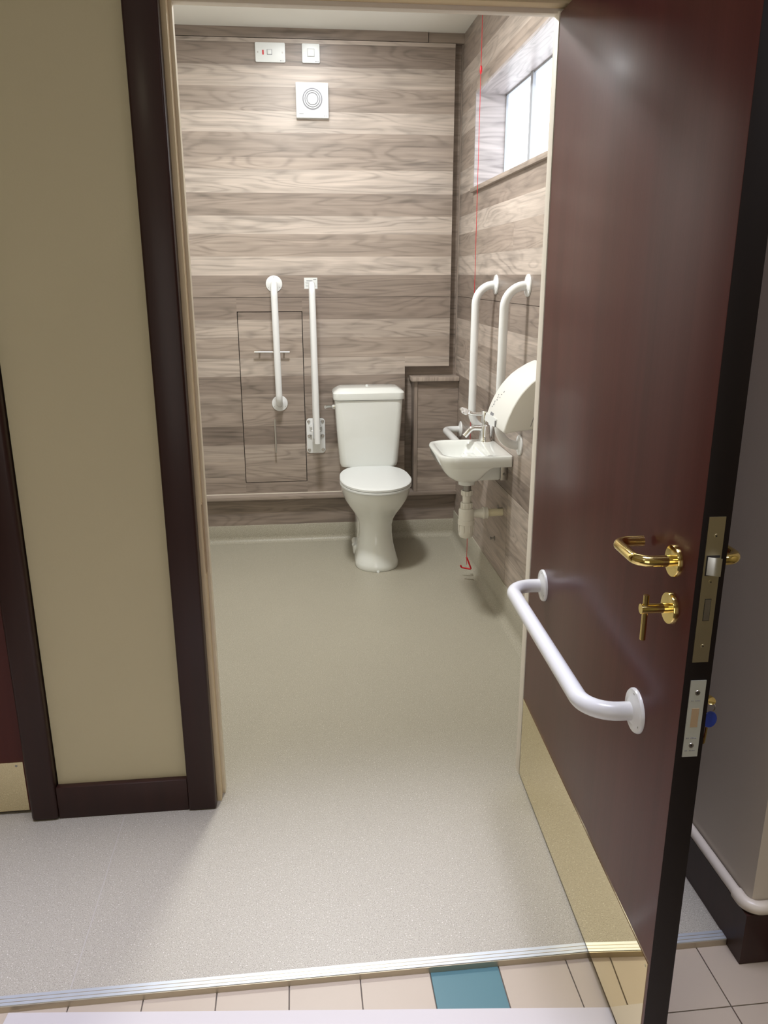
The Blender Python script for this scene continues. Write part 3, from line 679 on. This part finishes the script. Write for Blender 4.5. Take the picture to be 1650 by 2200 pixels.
# waste trap
TRX, TRY = .987, 1.30
lathe('tailpiece', [(.0175, 0), (.0175, .045)], (TRX, TRY, .555), (0, 0, 1), M['dull'], bs_, 20)
tr = lathe('trap_body', [(0, .0), (.018, .0005), (.026, .004), (.0315, .014), (.033, .03), (.033, .062), (.0365, .064), (.0365, .083), (.034, .085), (.034, .128), (.030, .134), (.020, .137), (0, .137)], (TRX, TRY, .342), (0, 0, 1), M['trap'], bs_, 28)
def ribnut(z0, z1, r, parent):
    n = lathe('coupling_nut', [(r*.8, 0), (r*.98, 0), (r, .002), (r, z1-z0-.002), (r*.98, z1-z0), (r*.8, z1-z0)], (TRX, TRY, z0), (0, 0, 1), M['trap'], parent, 28)
    return n
n1 = ribnut(.478, .504, .0255, tr); n2 = ribnut(.537, .558, .0245, tr)
for nn, z0, z1, r in ((n1, .480, .502, .0257), (n2, .539, .556, .0247)):
    for k in range(12):
        a = 2*math.pi*k/12
        tube('rib', [(TRX+r*math.cos(a), TRY+r*math.sin(a), z0), (TRX+r*math.cos(a), TRY+r*math.sin(a), z1)], .0014, M['trap'], nn, 6)
for k in range(8):
    a = 2*math.pi*k/8+.3
    tube('rib', [(TRX+.0335*math.cos(a), TRY+.0335*math.sin(a), .372), (TRX+.0345*math.cos(a), TRY+.0345*math.sin(a), .405)], .0022, M['trap'], tr, 6)
tube('riser', [(TRX, TRY, .500), (TRX, TRY, .54)], .0185, M['trap'], tr, 20)
lathe('outlet_cone', [(.016, 0), (.020, .030), (.024, .044), (.0270, .046), (.0270, .052), (.0255, .053), (.0255, .066), (.018, .066)], (TRX+.028, TRY, .452), (1, 0, 0.02), M['trap'], tr, 24)
tube('waste_pipe', [(TRX+.080, TRY, .4530), (W-.0005, TRY, .4545)], .0170, M['pipe_y'], bs_, 20)

# ------------------------------------------------------------------ hand dryer
hd = thing('hand_dryer', 'rounded white hand dryer on the window wall half hidden by the door jamb', 'hand dryer', (W, .79, .935))
prof = [(W-.0005, 1.156), (1.115, 1.142), (1.081, 1.122), (1.058, 1.105), (1.040, 1.087), (1.024, 1.068), (1.010, 1.047), (.995, 1.020), (.982, .990), (.972, .960), (.9655, .934), (.975, .931), (1.02, .938), (W-.0005, .952)]
body = extrude('casing', prof, .652, .925, 1, M['dryer'], hd, bev=.007, sharp=25, seg=3)
extrude('side_groove', [(W-.0005, 1.075), (1.11, 1.05), (1.075, 1.005), (1.060, .955), (1.0625, .955), (1.0775, 1.004), (1.112, 1.0475), (W-.0005, 1.0725)], .6514, .6522, 1, M['print'], body)
extrude('nozzle_flap', [(.9628, .9345), (.9695, .962), (.972, .9615), (.9655, .934)], .765, .921, 1, M['plastic'], body)
box('flap_gap', .9625, .9665, .7625, .7645, .935, .958, M['print'], body)
def on_front(t, y, wy, hz, name='printed_mark'):
    # a small printed mark on the curved front: t runs up the profile
    i = int(t); f = t-i; seq = prof[10:4:-1]
    a, b = seq[i], seq[i+1]; x = a[0]+(b[0]-a[0])*f; z = a[1]+(b[1]-a[1])*f
    dx, dz = b[0]-a[0], b[1]-a[1]; L = math.hypot(dx, dz); dx /= L; dz /= L; nx, nz = -dz, dx
    q = []
    for u in (-hz, hz):
        for e in (.0002, .0006): q.append((x+dx*u+nx*e, z+dz*u+nz*e))
    extrude(name, [q[0], q[1], q[3], q[2]], y-wy, y+wy, 1, M['print'], body)
for k in range(5): on_front(1.25, .872-k*.0095, .0035, .0052)
on_front(1.02, .866, .012, .0012)
for (t, y, a, b) in ((2.0, .884, .004, .002), (2.3, .876, .005, .003), (2.6, .880, .003, .004), (2.9, .862, .006, .002), (3.2, .868, .003, .003), (3.5, .875, .004, .002), (3.7, .845, .006, .002), (4.1, .835, .004, .003), (3.3, .845, .003, .002)):
    on_front(t, y, a, b)

# ------------------------------------------------------------------ emergency pull cord
pc = thing('pull_cord', 'red emergency pull cord hanging beside the window to a red triangle near the floor', 'pull cord', (1.083, 1.70, 0.06))
tube('cord', [(1.083, 1.70, CEIL), (1.083, 1.70, 0.062)], .0013, M['red'], pc, 8)
lathe('cord_connector', [(0, .034), (.004, .030), (.0055, .020), (.0055, .008), (.003, 0), (0, 0)], (1.083, 1.70, 2.27), (0, 0, 1), M['red'], pc, 12)
lathe('ceiling_switch', [(0, -.03), (.03, -.03), (.043, -.022), (.045, 0), (0, 0)], (1.083, 1.70, CEIL-.0005), (0, 0, 1), M['plastic'], pc, 24)
tri = fillet([(1.081, 1.70, .098), (1.0835, 1.70, .100), (1.106, 1.69, .040), (1.060, 1.705, .046), (1.0535, 1.705, .058)], .004, 3)
tube('pull_triangle', tri, .0042, M['red'], pc, 10)

# small things
hk = thing('wall_hook', 'tiny metal fixing screwed to the wall low beneath the waste pipe', 'fixing', (W, 1.42, .293))
lathe('base', [(0, 0), (.011, 0), (.011, .002), (.005, .004), (.004, .014), (.007, .016), (.007, .020), (0, .021)], (W-.0003, 1.42, .293), (-1, 0, 0), M['dull'], hk, 14)
cl = thing('pipe_clip', 'small dark metal clip on the wall above the waste pipe end', 'clip', (W, 1.30, .476))
box('strap', W-.022, W-.0003, 1.296, 1.306, .4722, .4745, M['dull'], cl); box('ear', W-.024, W-.020, 1.294, 1.308, .4720, .486, M['dull'], cl, bev=.001)
tag(tube('straw', [(1.067, 1.663, .0016), (1.098, 1.650, .0016), (1.110, 1.640, .0016)], .0012, M['brown'], None, 6), 'short thin brown stick lying on the washroom floor near the pull cord', 'stick')
bd = tag(box('white_board', -.625, .625, -.40, 0.0, -.0141, -.0065, M['board'], bev=.001), 'flat white board lying on the corridor tiles at the bottom of the view', 'board')
bd.location = (0, 0, 0)
a = math.atan2(-.743+.618, .874+.369)
bd.matrix_world = Matrix.Translation(Vector((.2525, -.6805, -.0103))) @ Matrix.Rotation(a, 4, 'Z') @ Matrix.Translation(Vector((0, -.2-.004, 0)))
